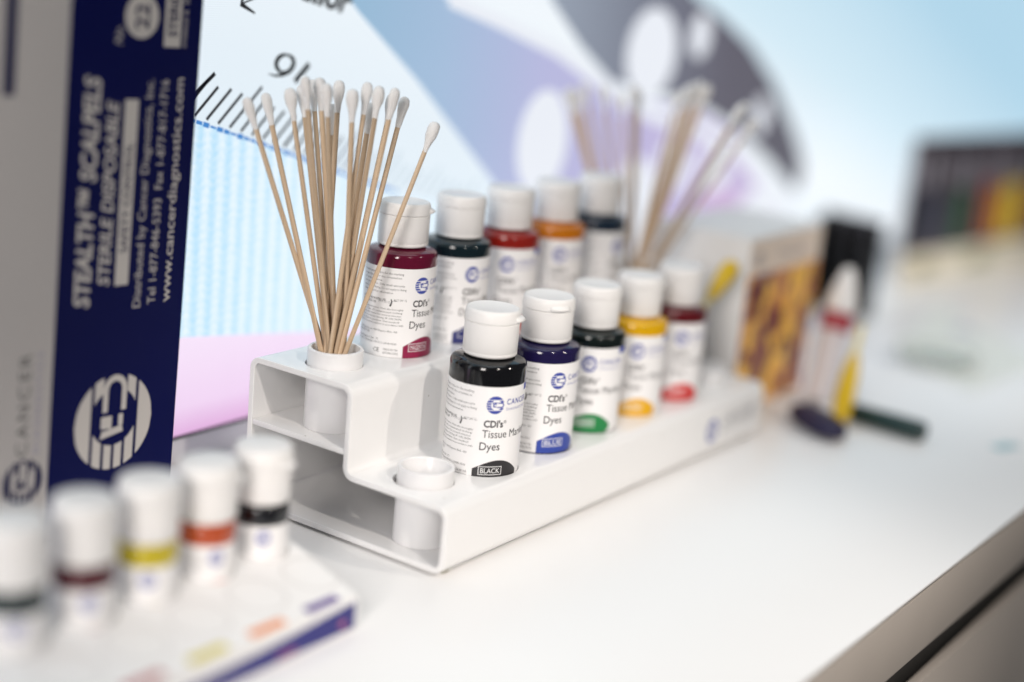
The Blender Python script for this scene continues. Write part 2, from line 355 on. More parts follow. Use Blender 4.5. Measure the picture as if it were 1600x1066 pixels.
sprint('pink_patch', Flat().ellipse(705, 84, 44, 17), glow('screen_mauve', (206, 178, 218)), 6)

# ------------------------------------------------------------------ the white two-step rack
T = 3.2; H1, H2, YR, YB, RL = 35.8, 82.9, 65.9, 137.5, 349.4
X0, SP, YF, YK = 24.4, 50.05, 33.8, 99.7
def fillet(P, rad, n=6):
    out = [Vector(P[0])]
    for a, b, c in zip(P[:-2], P[1:-1], P[2:]):
        a, b, c = Vector(a), Vector(b), Vector(c); d1 = (a-b).normalized(); d2 = (c-b).normalized()
        cen = b+(d1+d2)*rad; p1 = b+d1*rad; p2 = b+d2*rad
        a1 = math.atan2((p1-cen).y, (p1-cen).x); a2 = math.atan2((p2-cen).y, (p2-cen).x)
        da = (a2-a1+PI) % (2*PI)-PI
        out += [cen+Vector((math.cos(a1+da*i/n), math.sin(a1+da*i/n)))*rad for i in range(n+1)]
    out.append(Vector(P[-1])); return out
def sheet_mesh():
    h = T/2
    path = fillet([(YB-h, h), (h, h), (h, H1-h), (YR+h, H1-h), (YR+h, H2-h), (YB-h, H2-h), (YB-h, T+.4)], 5.0)
    L = []; R = []
    for i, p in enumerate(path):
        d1 = (p-path[i-1]).normalized() if i else (path[1]-p).normalized()
        d2 = (path[i+1]-p).normalized() if i < len(path)-1 else d1
        d = (d1+d2).normalized(); n = Vector((-d.y, d.x)); k = h/max(.3, n.dot(Vector((-d1.y, d1.x))))
        L.append(p+n*k); R.append(p-n*k)
    loop = L+R[::-1]; m = len(loop); bm = bmesh.new()
    A = [bm.verts.new(Vector((0, v.x, v.y))*S) for v in loop]; B = [bm.verts.new(Vector((RL, v.x, v.y))*S) for v in loop]
    for i in range(m): bm.faces.new((A[i], A[(i+1) % m], B[(i+1) % m], B[i]))
    n = len(path)
    for i in range(n-1):
        j = m-1-i
        bm.faces.new((A[i], A[j], A[j-1], A[i+1])); bm.faces.new((B[i+1], B[j-1], B[j], B[i]))
    bmesh.ops.recalc_face_normals(bm, faces=bm.faces[:])
    return bm_mesh('rack_sheet', bm)
SEAT = {1: (-7.0, -3.0, 1.034), 2: (-3.0, -2.0, 1.022), 3: (0, 0, 1.01)}      # how the first bottles stand in their seats
HOLE = (-.5, .7)
def cutters():
    bm = bmesh.new()
    def cyl(x, y, z0, z1, r):
        q = bmesh.ops.create_cone(bm, cap_ends=True, segments=72, radius1=r*S, radius2=r*S, depth=(z1-z0)*S)
        for v in q['verts']: v.co += Vector((x, y, (z0+z1)/2))*S
    for i in range(7):
        if i in (0, 6):
            cyl(X0+SP*i+HOLE[0], YF+HOLE[1], H1-8, H1+8, 15.9); cyl(X0+SP*i-.2, YK+.3, H2-8, H2+8, 15.3)
        else:
            q = SEAT.get(i, (0, 0, 1)); cyl(X0+SP*i+q[0], YF+q[1], H1-1.2, H1+8, 20.25*q[2]); cyl(X0+SP*i, YK, H2-1.2, H2+8, 20.1)
    return bm_mesh('cut', bm)
def boolean(me, cut):
    a = bpy.data.objects.new('a', me); b = bpy.data.objects.new('b', cut); col.objects.link(a); col.objects.link(b)
    md = a.modifiers.new('b', 'BOOLEAN'); md.operation = 'DIFFERENCE'; md.object = b; md.solver = 'EXACT'
    dg = bpy.context.evaluated_depsgraph_get(); dg.update()
    out = bpy.data.meshes.new_from_object(a.evaluated_get(dg)); bpy.data.objects.remove(a); bpy.data.objects.remove(b)
    return out
rs = boolean(sheet_mesh(), cutters()); rs.name = 'rack_sheet'
for p in rs.polygons: p.use_smooth = True
rs.set_sharp_from_angle(angle=math.radians(32)); rs.materials.clear()
rack = empty('bottle_rack', (0, 0, 0)); tag(rack, 'white acrylic two-step rack holding the dye bottles and swabs', 'rack')
rk = link('bent_sheet', rs, M_ACR, rack)
bv = rk.modifiers.new('bevel', 'BEVEL'); bv.width = .35*S; bv.segments = 2; bv.limit_method = 'ANGLE'; bv.angle_limit = math.radians(50)
link('shelf', box_mesh('shelf', .3, RL-.3, YR+T+.2, YB-T-.2, 45.2, 48.2, .4), M_ACR, rack)
fm = lathe('foot', [(0, CZ), (5, CZ), (5, -.05), (0, -.05)], 24)
for x, y in ((10, 10), (RL-10, 10), (10, YB-10), (RL-10, YB-10)): link('rubber_foot', fm, mat('clear_foot', (.30, .28, .22), .5), rack, (x, y, 0))
lg = logo2d(7.6); g = Flat().add((lg.V, lg.F), 279, 17)
link('logo', g.on_y('rack_logo', -.12), M_BLUE, rack)
link('lettering', Flat().add(text2d('CANCER', 6.2, width=44), 292, 17.5).add(text2d('DIAGNOSTICS', 2.6, width=44), 292, 12.2).on_y('rack_lettering', -.12), mat('grey_ink', (.22, .22, .24), .5), rack)

tube_me = lathe('tube', [(0, 2.2), (12.6, 2.2), (12.6, 42.9), (13.0, 43.5), (14.4, 43.5), (14.8, 43.1), (14.8, .3), (14.5, 0), (0, 0)], 72)
tubes = [((X0, YF, T+.05), 'empty milky plastic tube in the near end of the lower step'), ((X0, YK, 48.25), 'milky plastic tube holding the near bundle of swabs'),
         ((X0+6*SP, YF, T+.05), 'empty milky plastic tube at the far end of the lower step'), ((X0+6*SP, YK, 48.25), 'milky plastic tube holding the far blurred bundle of swabs')]
for loc, lb in tubes: tt = tag(link('plastic_tube', tube_me, M_TUBE, None, loc), lb, 'tube', 'tubes in the rack'); tt.scale.z = .935 if loc[1] < 50 else 1.0

# ------------------------------------------------------------------ dye bottles
RB = 19.75
body_me = lathe('body', [(0, 0), (18.6, 0), (19.4, .4), (RB, 1.3), (RB, 56.2), (19.5, 57.5), (18.9, 58.4), (17.9, 59.0), (14.5, 60.0), (11.8, 60.5), (11.8, 63)], 96)
cap_me = lathe('cap', [(11.9, 59.6), (13.5, 59.5), (13.95, 60.1), (13.95, 61.2), (13.8, 61.4), (14.0, 61.7), (14.05, 76.3), (13.75, 76.7), (13.2, 76.75)], 96)
lid_me = lathe('lid', [(13.2, 76.85), (14.0, 76.9), (14.3, 77.25), (14.25, 79.5), (13.9, 82.0), (13.35, 83.0), (12.75, 83.35), (12.4, 83.25), (0, 83.2)], 96)
def tab_mesh(r0, z0, reach, half):
    V = []; F = []; n = 12
    for i in range(n+1):
        t = -1+2*i/n; a = t*half; e = reach*math.sqrt(max(0, 1-t**2))
        for r, z in ((r0-.5, z0+3.4), (r0+.15+e*.75, z0+2.0), (r0+.15+e, z0+1.3), (r0+.1+e*.6, z0+.5), (r0-.5, z0-.3)): V.append((r*math.cos(a), r*math.sin(a), z))
    for i in range(n):
        for k in range(4): F.append((i*5+k, (i+1)*5+k, (i+1)*5+k+1, i*5+k+1))
    return mesh('thumb_tab', V, F, True)
tab_me = tab_mesh(14.1, 77.2, 2.5, .42)
hinge_me = Flat().rect(-.5, 75.0, .5, 80.5).wrap('hinge', 14.42)
RLb = RB+.12
def label_mesh(R, z0, z1, a0, a1, n=90):
    V = []; F = []
    for i in range(n+1):
        a = a0+(a1-a0)*i/n
        for r, z in ((R-.1, z0), (R, z0), (R, z1), (R-.1, z1)): V.append((r*math.cos(a), r*math.sin(a), z))
    for i in range(n):
        for k in range(3): F.append((i*4+k, (i+1)*4+k, (i+1)*4+k+1, i*4+k+1))
    F += [(0, 1, 2, 3), tuple(n*4+k for k in (3, 2, 1, 0))]
    me = mesh('label', V, F, True); me.set_sharp_from_angle(angle=math.radians(40)); return me
# label sheet is 50 mm tall; print is laid out from its top edge, x = mm round the bottle from the title's left edge
LT = 50.0
label_me = label_mesh(RLb, 0, LT, math.radians(-165), math.radians(165))
D = RLb*PI/180
def para(f, lines, x1, ytop, cap, lead, wfull):
    for i, (t, wd) in enumerate(lines):
        VF = text2d(t, cap, width=wd, res=1); f.add(VF, x1-wfull, ytop-i*lead)
title_me = Flat().add(text2d("CDI's", 3.5, width=10.2, bold=.028), 0, LT-21.0).add(text2d('®', 1.6, res=2), 10.4, LT-19.0)
title_me.add(text2d('Tissue Marking', 4.1, width=31.5, bold=.004), -.4, LT-26.6).add(text2d('Dyes', 4.1, width=10.6, bold=.004), -1.2, LT-33.2); title_me = title_me.wrap('title_lettering', RLb+.06)
small = Flat(); xr = -15.5*D/D*1.0
blk = [("A wide range of dyes for the marking", 26), ("of specimens for the orientation", 25), ("of excised tissue", 14), ("and fixed tissue. Only small amounts", 27), ("used to avoid drying. Do not apply to living", 28), ("tissue. See further information.", 21)]
wl = 31.5; xe = -4.3
for i, (t, wd) in enumerate(blk): small.add(text2d(t, 1.15, width=wd, res=1), xe-wl+(wl-28), LT-3.6-i*2.15)
for i, (t, wd) in enumerate([("CAUTION: FOR IN VITRO USE", 17), ("DIAGNOSTIC USE", 11)]): small.add(text2d(t, 1.2, width=wd, bold=.02, res=1), xe-wl+3.4, LT-18.6-i*1.9)
small.add(text2d("59°F (15°C)", 1.05, width=7, res=1), xe-15.4, LT-19.6).add(text2d("86°F (30°C)", 1.05, width=7, res=1), xe-6.4, LT-18.0)
small.stroke([(xe-8.4, LT-21.2), (xe-7.6, LT-19.0), (xe-8.0, LT-17.2)], [1.0, .7, .5]).stroke([(xe-7.8, LT-18.2), (xe-4.6, LT-18.1)], .25)
for i, (t, wd) in enumerate([("Safety: may cause irritation. Wash skin thoroughly", 30), ("after use. Take off contaminated clothing", 29.5), ("and rinse with water for several minutes", 29), ("remove to continue rinsing. IF ON SKIN:", 29.5), ("if eye irritation persists: Get medical", 28), ("dispose of contents/container in accordance with", 30.5)]):
    small.add(text2d(t, 1.0, width=wd, res=1), xe-wl+.6, LT-23.4-i*1.75)
for i, (t, wd) in enumerate([("Cancer Diagnostics, Inc. 4300 Emperor Blvd - 400", 28), ("Durham NC USA", 11)]): small.add(text2d(t, 1.15, width=wd, res=1), xe-wl+.2, LT-36-i*1.8)
for i, (t, wd) in enumerate([("Langenhagener Str. 71", 17), ("Hannover Germany +49-511-3908-9530", 28)]): small.add(text2d(t, 1.15, width=wd, res=1), xe-wl+.2, LT-41-i*1.8)
small.add(text2d("MADE IN USA", 1.2, width=8.0, res=1), xe-10.5, LT-46.2).add(text2d("(877.846.5393)", 1.2, width=8.6, res=1), xe-10.8, LT-48.2)
small.add(text2d("CE", 2.4, width=4.0, res=1), xe-17, LT-47.6)
small_me = small.wrap('small_print', RLb+.05)
lg = logo2d(4.65); g = Flat().add((lg.V, lg.F), 5.2, LT-9.3)
logo_me = g.wrap('logo', RLb+.06)
comp_me = Flat().add(text2d('CANCER', 2.9, width=15.6, space=1.25, bold=.012), 11.4, LT-9.2).add(text2d('DIAGNOSTICS', 1.25, width=15.6, space=1.3, res=2), 11.4, LT-12.2).wrap('company_lettering', RLb+.06)
corner_me = Flat().rect(24.5, LT-3.6, 40, LT-.05).wrap('blue_corner', RLb+.05)
pat = [(-4.0, .05), (-4.0, 6.6)]+[(-4.0+26*t, 6.6+5.3*math.sin(PI*t*.88)-3.4*t**3) for t in [i/16 for i in range(1, 17)]]+[(22.4, 3.4), (21.6, 1.6), (19.5, .05)]
patch_me = Flat().poly(pat).wrap('colour_patch', RLb+.05)
def colour_name(txt):
    f = Flat().frame(-.9, 3.6, 11.6, 8.2, .35)
    if txt: f.add(text2d(txt, 2.6, width=10.2, bold=.004), .3, 4.6)
    return f.wrap('colour_name', RLb+.12)
M_WINK = mat('white_ink', (.8, .8, .8), .45)
def dye_mat(name, rgb): return mat(name, rgb, .10, .5, coat=.15)
def make_bottle(loc, size, logo_deg, dye, patch, cname, tab_deg, label, lab_drop=0.0, group='dye bottles on the rack'):
    """logo_deg / tab_deg: where the emblem / thumb tab sits, degrees to the right of the side that faces the camera"""
    x, y, z = loc; face = math.atan2(CAM.y-y, CAM.x-x)
    o = empty('dye_bottle', loc, face); o.scale = (size, size, size); tag(o, label, 'bottle', group)
    link('body', body_me, dye, o)
    rz = math.radians(logo_deg)-5.2/RLb
    rv = random.Random(int(x*7+y*13)); lz = .9-lab_drop*1.6+(0 if lab_drop else rv.uniform(-.5, .7))
    lb = link('label', label_me, M_LAB, o, (0, 0, lz), rz)
    link('title_lettering', title_me, M_INK, lb); link('small_print', small_me, M_INKS, lb); link('logo', logo_me, M_BLUE, lb)
    link('company_lettering', comp_me, M_BLUE, lb); link('blue_corner', corner_me, M_BLUE, lb)
    link('colour_patch', patch_me, patch, lb); link('colour_name', colour_name(cname), M_WINK, lb)
    cp = link('cap', cap_me, M_CAP, o, (0, 0, 1.6+rv.uniform(-.15, .25))); cp.rotation_euler = (rv.uniform(-.008, .008), rv.uniform(-.008, .008), 0); link('lid', lid_me, M_CAP, cp)
    link('thumb_tab', tab_me, M_CAP, cp, (0, 0, 0), math.radians(tab_deg))
    link('hinge', hinge_me, M_CAP, cp, (0, 0, 0), math.radians(tab_deg+180))
    return o
DY = {'black': (.004, .004, .005), 'purple': (.012, .008, .05), 'green': (.004, .008, .007), 'yellow': (.66, .36, .003), 'red': (.10, .004, .008),
      'magenta': (.10, .004, .022), 'blue': (.004, .012, .016), 'orangered': (.24, .012, .007), 'orange': (.50, .15, .004), 'navy': (.004, .014, .03)}
def P(n, rgb): return mat('patch_'+n, lin(rgb), .42)
front = [('black', 16, P('black', (42, 40, 42)), 'BLACK', 80, 'open-shouldered black dye bottle with BLACK label, nearest on the lower step', 1.2),
         ('purple', 29, P('blue', (48, 70, 158)), 'BLUE', 27, 'dark violet dye bottle with blue label patch, second on the lower step', 0),
         ('green', 1, P('green', (30, 128, 68)), 'GREEN', 150, 'dark dye bottle with green label patch, third on the lower step', 0),
         ('yellow', 9, P('yellow', (228, 172, 8)), 'YELLOW', 200, 'bright yellow dye bottle, fourth on the lower step', 0),
         ('red', 18, P('red', (206, 36, 32)), 'RED', 170, 'dark red dye bottle with red label patch, farthest on the lower step', 0)]
back = [('magenta', 39, P('magenta', (140, 18, 66)), 'MAGENTA', 95, 'magenta dye bottle with MAGENTA label beside the near swabs on the upper step', 0),
        ('blue', 31, P('navy', (44, 48, 110)), '', 180, 'blackish dye bottle with navy label patch, second on the upper step', 0),
        ('orangered', 4, P('orangered', (190, 60, 40)), '', 210, 'orange-red dye bottle, third on the upper step', 0),
        ('orange', 16, P('orange', (220, 140, 30)), '', 190, 'orange dye bottle, fourth on the upper step', 0),
        ('navy', 50, P('deepblue', (30, 60, 90)), '', 200, 'dark navy dye bottle, farthest on the upper step beside the far swabs', 0)]
front[0] = front[0][:5]+('black dye bottle with BLACK label, nearest on the lower step', 1.6)
for i, (c, lgd, pm, cn, tb, lb, dr) in enumerate(front):
    sx, sy, sz = SEAT.get(i+1, (0, 0, 1.0))
    make_bottle((X0+SP*(i+1)+sx, YF+sy, H1-1.15), sz, lgd, dye_mat('dye_'+c, DY[c]), pm, cn, tb, lb, dr)
for i, (c, lgd, pm, cn, tb, lb, dr) in enumerate(back):
    make_bottle((X0+SP*(i+1), YK, H2-1.15), .992, lgd, dye_mat('dye_'+c, DY[c]), pm, cn, tb, lb, dr)

# ------------------------------------------------------------------ cotton swabs
def wood():
    m = bpy.data.materials.new('birch_stick'); m.use_nodes = True; nt = m.node_tree; b = nt.nodes['Principled BSDF']
    tc = nt.nodes.new('ShaderNodeTexCoord'); mp = nt.nodes.new('ShaderNodeMapping'); mp.inputs['Scale'].default_value = (900, 900, 14)
    n = nt.nodes.new('ShaderNodeTexNoise'); n.inputs['Scale'].default_value = 1; n.inputs['Detail'].default_value = 6
    nt.links.new(tc.outputs['Object'], mp.inputs[0]); nt.links.new(mp.outputs[0], n.inputs['Vector'])
    oi = nt.nodes.new('ShaderNodeObjectInfo')
    cr = nt.nodes.new('ShaderNodeValToRGB'); cr.color_ramp.elements[0].position = .3; cr.color_ramp.elements[0].color = (.47, .33, .205, 1); cr.color_ramp.elements[1].position = .72; cr.color_ramp.elements[1].color = (.72, .56, .40, 1)
    nt.links.new(n.outputs['Fac'], cr.inputs[0])
    hs = nt.nodes.new('ShaderNodeHueSaturation'); mr = nt.nodes.new('ShaderNodeMapRange'); mr.inputs['To Min'].default_value = .82; mr.inputs['To Max'].default_value = 1.15
    nt.links.new(oi.outputs['Random'], mr.inputs['Value']); nt.links.new(mr.outputs['Result'], hs.inputs['Value']); nt.links.new(cr.outputs[0], hs.inputs['Color'])
    nt.links.new(hs.outputs[0], b.inputs['Base Color']); b.inputs['Roughness'].default_value = .6
    bp = nt.nodes.new('ShaderNodeBump'); bp.inputs['Strength'].default_value = .25; bp.inputs['Distance'].default_value = .0003
    nt.links.new(n.outputs['Fac'], bp.inputs['Height']); nt.links.new(bp.outputs['Normal'], b.inputs['Normal'])
    return m
M_WOOD = wood()
M_COT = mat('cotton', (.84, .82, .80), .95, .1, sss=.25, bump=.7, nscale=900)
def ray(u, v): return fw+r2*((u-800)/FPX)-u2*((v-533)/FPX)
def on_z(u, v, z): d = ray(u, v); return CAM+d*((z-CAM.z)/d.z)
def swab(tip, low, name_label, group, k):
    d = (tip-low); L = d.length
    o = empty('cotton_swab', tuple(low)); o.rotation_euler = d.to_track_quat('Z', 'Y').to_euler(); tag(o, name_label, 'swab', group)
    rr = 1.36+.08*math.sin(k*2.1)
    link('stick', lathe('stick', [(0, 0), (rr*.9, 0), (rr, .3), (rr, L-8), (0, L-7.9)], 14), M_WOOD, o)
    a = 3.05+.3*math.sin(k*1.7); prof = [(rr+.05, L-17), (rr+.22, L-14.5), (rr+.55, L-11.5), (a*.9, L-8), (a, L-5.2), (a*.98, L-3.6), (a*.82, L-1.6), (a*.5, L-.45), (0, L)]
    me = lathe('cotton_tip', prof, 24, 180)
    rnd = random.Random(k)
    for v in me.vertices:
        aa = math.atan2(v.co.y, v.co.x); zz = v.co.z/S-L; q = 1+rnd.uniform(-.035, .035)+.07*math.sin(2*aa+k)*math.sin(zz*.55+k*1.3)+.05*math.sin(3*aa+k*2.2); v.co.x *= q; v.co.y *= q
    link('cotton_tip', me, M_COT, o)
def bundle(tips, tube, zr, zfloor, length, words, group):
    order = sorted(range(len(tips)), key=lambda i: tips[i][0])
    for k, i in enumerate(order):
        u, v, ru, rv, dep = tips[i]
        rim = on_z(ru, rv, zr); c = Vector((tube[0], tube[1], zr)); off = rim-c
        if off.length > 10.6: rim = c+off.normalized()*10.6
        d = ray(u, v).normalized(); t0 = (rim-CAM).dot(d); foot = CAM+d*t0; h = (foot-rim).length
        t = math.sqrt(max(0, length*length-h*h)) if h < length else 0
        t = min(t, 26)*dep
        tip = foot+d*t
        dr = (rim-tip).normalized(); low = rim+dr*((rim.z-zfloor)/-dr.z)
        o2 = Vector((low.x-tube[0], low.y-tube[1], 0))
        if o2.length > 10.6: low = Vector((tube[0], tube[1], low.z))+o2.normalized()*10.6
        swab(tip, low, words(k, len(tips)), group, k+len(tips)*3)
ORD = ['leftmost', 'second', 'third', 'fourth', 'fifth', 'sixth', 'seventh', 'eighth', 'ninth', 'tenth', 'eleventh', 'twelfth', 'thirteenth', 'fourteenth', 'fifteenth', 'sixteenth', 'seventeenth', 'eighteenth', 'nineteenth']
def words_for(bname):
    def f(k, n):
        if k == 0: return 'leftmost wooden cotton swab in the %s bundle' % bname
        if k == n-1: return 'rightmost wooden cotton swab in the %s bundle, leaning out' % bname
        return 'wooden cotton swab, tip %s from left in the %s bundle' % (ORD[k], bname)
    return f
near_tips = [(384.5, 152, 493, 532, -.6), (413.5, 145, 500, 541, .2), (452, 137, 508, 538, -.3), (471, 132, 514, 543, .3), (476.5, 118.6, 511, 530, -1), (488, 124, 518, 536, .6), (499, 121, 522, 530, -.5), (510, 130, 527, 528, -1),
             (530.4, 125, 498, 533, 0), (519, 162, 502, 545, 1), (551.5, 139, 552, 532, -.8), (575, 128, 517, 545, .2), (594, 134, 528, 534, -.6), (581, 160, 508, 546, .9), (618.5, 137, 532, 530, -.5), (615, 146, 520, 546, .6), (633.6, 151, 526, 547, .8), (682, 190.6, 536, 547, .3)]
bundle(near_tips, (X0, YK), 91.8, 52.2, 146, words_for('near sharp'), 'swabs in the near tube')
far_tips = [(884, 140, 964, 428, 0), (891, 136, 967, 430, .3), (899, 142, 966, 434, .6), (912, 128, 972, 432, .5), (941, 134, 976, 428, -.5), (968, 146, 982, 430, .3), (990, 132, 984, 436, 0), (998, 140, 986, 430, .5), (1060, 142, 988, 434, -.5), (1076, 134, 986, 438, .3), (1086, 130, 988, 440, .6), (1096, 126, 992, 430, 0), (1102, 138, 994, 436, .6), (1108, 132, 993, 440, .8), (1160, 164, 990, 438, -.3), (1167, 160, 994, 440, .4), (1182, 186, 1000, 436, .3)]
bundle(far_tips, (X0+6*SP, YK), 91.8, 52.2, 152, words_for('far blurred'), 'swabs in the far tube')

# ------------------------------------------------------------------ tall carton at the left
M_CARD = mat('carton_white', (.48, .455, .44), .5, .4, noise=.015, nscale=25)
M_NAVY = mat('carton_navy', (.002, .004, .060), .5, .12, noise=.05, nscale=30)
M_NINK = mat('carton_navy_ink', (.012, .012, .06), .45)
M_WPR = mat('carton_white_print', (.56, .53, .50), .5)
M_LAV = mat('carton_lavender_ink', (.30, .28, .40), .5)
carton = empty('scalpel_carton', (-37.1, 156, 2.8)); carton.rotation_euler = (0, math.radians(2.35), 0); carton.scale = (.9846, .9846, .9846)
tag(carton, 'tall white and navy scalpel carton with sideways lettering behind the small bottles', 'carton')
CW = 176.0; CH = 330.0                     # local: x from -CW to 0, face at y=0, z up
link('box', box_mesh('carton_box', -CW, 0, 0, 40, -4.7, CH, .7), M_CARD, carton)
NB = 82.5                                   # width of the navy field
panel = link('navy_field', Flat().rect(-NB, -4, -.3, CH-.7).on_y('navy_field', -.1), M_NAVY, carton)
def cprint(name, f, m, parent, y): return link(name, f.on_y(name, y), m, parent)
def up_text(f, t, x, z0, z1, cap, **kw): return f.add(text2d(t, cap, width=z1-z0, **kw), x, z0, PI/2)
zc = -CZ
def xl(x, z): return (x+28.6)*1.0-math.tan(math.radians(2.35))*(z-CZ)
wf = Flat()
up_text(wf, 'STEALTH™ SCALPELS', xl(-87.5, 114)+1.0, 113+2, 228, 9.2, bold=.03, shear=.22)
up_text(wf, 'STERILE DISPOSABLE', xl(-74.8, 125)+.6, 125, 216.5, 7.0, bold=.02, shear=.22)
x0b = xl(-70.5, 123); wf.rect(x0b, 124.5, x0b+8.6, 217)
up_text(wf, 'Distributed by Cancer Diagnostics, Inc.', xl(-53.4, 112), 112, 227, 5.0)
up_text(wf, 'Tel 1-877-846-5393  Fax 1-877-817-1716', xl(-43.6, 112), 113, 227, 5.0)
up_text(wf, 'www.cancerdiagnostics.com', xl(-33.6, 112), 113, 228, 5.8, bold=.008)
wf.ellipse(xl(-57.6, 255), 257, 10.6, 10.6)
x1b = xl(-43.4, 241); wf.rect(x1b, 243, x1b+10.8, 300)
up_text(wf, 'No.', xl(-69.5, 245), 243, 252, 4.6, shear=.3)
up_text(wf, 'STERILE R  SINGLE USE ONLY', xl(-28.2, 245), 243, 300, 2.6)
cprint('white_lettering', wf, M_WPR, panel, -.2)
cprint('bar_lettering', up_text(Flat(), 'SAFETY CONTROL', x0b+6.6, 141, 196, 4.6, bold=.01), M_NINK, panel, -.3)
cprint('size_numeral', Flat().add(text2d('22', 8.5, width=12.5, bold=.02), xl(-57.6, 255)+4.4, 250.6, PI/2), M_NINK, panel, -.3)
cprint('sterile_lettering', up_text(Flat(), 'STERILE', x1b+8.2, 248, 272, 5.6, bold=.03), M_NINK, panel, -.3)
lg = logo2d(25.2); cprint('logo', Flat().add((lg.V, lg.F), xl(-68.6, 52.4), 53.4, PI/2), M_WPR, panel, -.2)
cprint('navy_bar', Flat().rect(xl(-137.0, 240), 218, xl(-130.5, 240), 320), M_NINK, carton, -.1)
lg = logo2d(11.8); cprint('small_logo', Flat().add((lg.V, lg.F), xl(-124.8, 31)+.4, 31.5, PI/2), M_NINK, carton, -.1)
cprint('company_lettering', up_text(Flat(), 'CANCER', xl(-121.5, 70)+.6, 45, 96, 6.6, space=1.3), mat('carton_grey_ink', (.10, .10, .095), .5), carton, -.1)
cprint('company_small_lettering', up_text(Flat(), 'DIAGNOSTICS', xl(-114.6, 70)+.6, 45, 96, 3.2, space=1.3), M_LAV, carton, -.1)

# ------------------------------------------------------------------ low kit tray with small bottles, lower left
TX1, TY0, TY1 = -72.5, -6.0, 68.0
SX0, SSP, SYB, SYF, SZ = -81.0, 34.6, 48.5, 19.0, 16.5      # small bottles: row start, pitch, row lines, standing height
tray = empty('kit_tray', (TX1, TY0, CZ)); tag(tray, 'low white card tray with round wells holding the blurred small bottles', 'tray')
TL = 205.0; TH = 17.0; TB = 30.0                             # front and back height
def tray_z(y): return TH+(TB-TH)*(y-TY0)/(TY1-TY0)
def tray_mesh():
    D_ = TY1-TY0
    V = [(x+(13.0 if x == 0 and y else 0), y, z) for x in (-TL, 0) for y, z in ((0, 0), (D_, 0), (D_, TB), (0, TH))]
    F = [(0, 1, 2, 3), (7, 6, 5, 4), (0, 4, 5, 1), (1, 5, 6, 2), (2, 6, 7, 3), (3, 7, 4, 0)]
    bm = bmesh.new()
    for i in range(5):
        for y, r, z0 in ((SYB, 13.6, SZ-CZ),):
            q = bmesh.ops.create_cone(bm, cap_ends=True, segments=48, radius1=r*S, radius2=r*S, depth=40*S)
            for v in q['verts']: v.co += Vector((SX0-SSP*i-TX1+(3 if y == SYF else 0), y-TY0, z0+20))*S
    me = boolean(mesh('tray', V, F), bm_mesh('wells', bm)); me.materials.clear(); return me
tb = link('card_box', tray_mesh(), mat('tray_card', (.84, .83, .82), .45, .4, noise=.01, nscale=30), tray)
bv = tb.modifiers.new('bevel', 'BEVEL'); bv.width = .5*S; bv.segments = 2; bv.limit_method = 'ANGLE'; bv.angle_limit = math.radians(40)
link('blue_wedge', Flat().poly([(-1.5, 1.5), (-1.5, 14.5), (-60, 10.6), (-TL, 5.5), (-TL, 1.5)]).on_y('blue_wedge', -.1), mat('tray_blue', lin((44, 44, 120)), .45), tray)
link('pink_mark', Flat().ellipse(-10, 6.0, 2.2, 1.8).stroke([(-40, 4.2), (-52, 4.0)], 1.8).on_y('pink_mark', -.2), mat('tray_pink', lin((170, 90, 130)), .5), tray)
tcols = [(88, 62, 140), (228, 140, 80), (206, 192, 70), (170, 84, 88), (60, 100, 120)]
for i in range(5):
    x = SX0-SSP*i-TX1
    w_ = link('colour_word', Flat().rect(x-22.5, 1.4, x-1.5, 6.4).on_z('colour_word', 0), mat('tray_word_%d' % i, lin(tcols[i]), .5), tray, (0, 0, TH+.15)); w_.rotation_euler = (math.atan2(TB-TH, TY1-TY0), 0, 0)
    w_ = link('printed_ring', Flat().ring(x+3, SYF-TY0, 13.2, .9).on_z('printed_ring', 0), mat('ring_grey', (.66, .64, .63), .5), tray, (0, 0, TH+.15)); w_.rotation_euler = (math.atan2(TB-TH, TY1-TY0), 0, 0)
RS = 12.9
sbody = lathe('small_body', [(0, 0), (12.1, 0), (RS, .9), (RS, 29.8), (12.6, 31.1), (11.6, 32.0), (9.5, 32.7), (9.5, 36)], 64)
scap = lathe('small_cap', [(9.6, 32.9), (12.7, 32.9), (13.1, 33.7), (13.4, 48.1), (13.1, 48.5), (12.4, 48.55)], 64)
slid = lathe('small_lid', [(12.4, 48.65), (13.4, 48.7), (13.7, 49.2), (13.6, 53.5), (13.2, 57.1), (12.5, 58.3), (11.5, 58.6), (0, 58.5)], 64)
stab = tab_mesh(13.5, 49.1, 2.6, .42)
slab = label_mesh(RS+.12, .6, 22.6, math.radians(-150), math.radians(150), 60)
lg = logo2d(3.6); slogo = Flat().add((lg.V, lg.F), 0, 17.0).wrap('small_logo', RS+.18)
spatch = Flat().ellipse(1, 3.4, 8.0, 2.4).wrap('small_patch', RS+.18)
sprint_me = Flat()
for k in range(5): sprint_me.add(text2d('small marking dye directions', .9, width=10.5, res=1), -15.5, 18-k*1.7)
sprint_me = sprint_me.wrap('small_dark_print', RS+.18)
sm = [('black', (.006, .006, .008), (206, 206, 212), 8, 62, 'small black dye bottle at the right end of the kit tray row'),
      ('orange', (.42, .07, .02), (232, 130, 110), 22, 100, 'small orange-red dye bottle in the kit tray beside the black one'),
      ('yellow', (.50, .40, .012), (236, 214, 150), 3, 130, 'small yellow dye bottle in the middle of the kit tray row'),
      ('darkred', (.075, .006, .012), (170, 90, 90), 12, 120, 'small dark red dye bottle, second from left in the kit tray row'),
      ('teal', (.008, .022, .024), (80, 120, 130), 5, 160, 'small dark green dye bottle cut by the left picture edge in the kit tray row')]
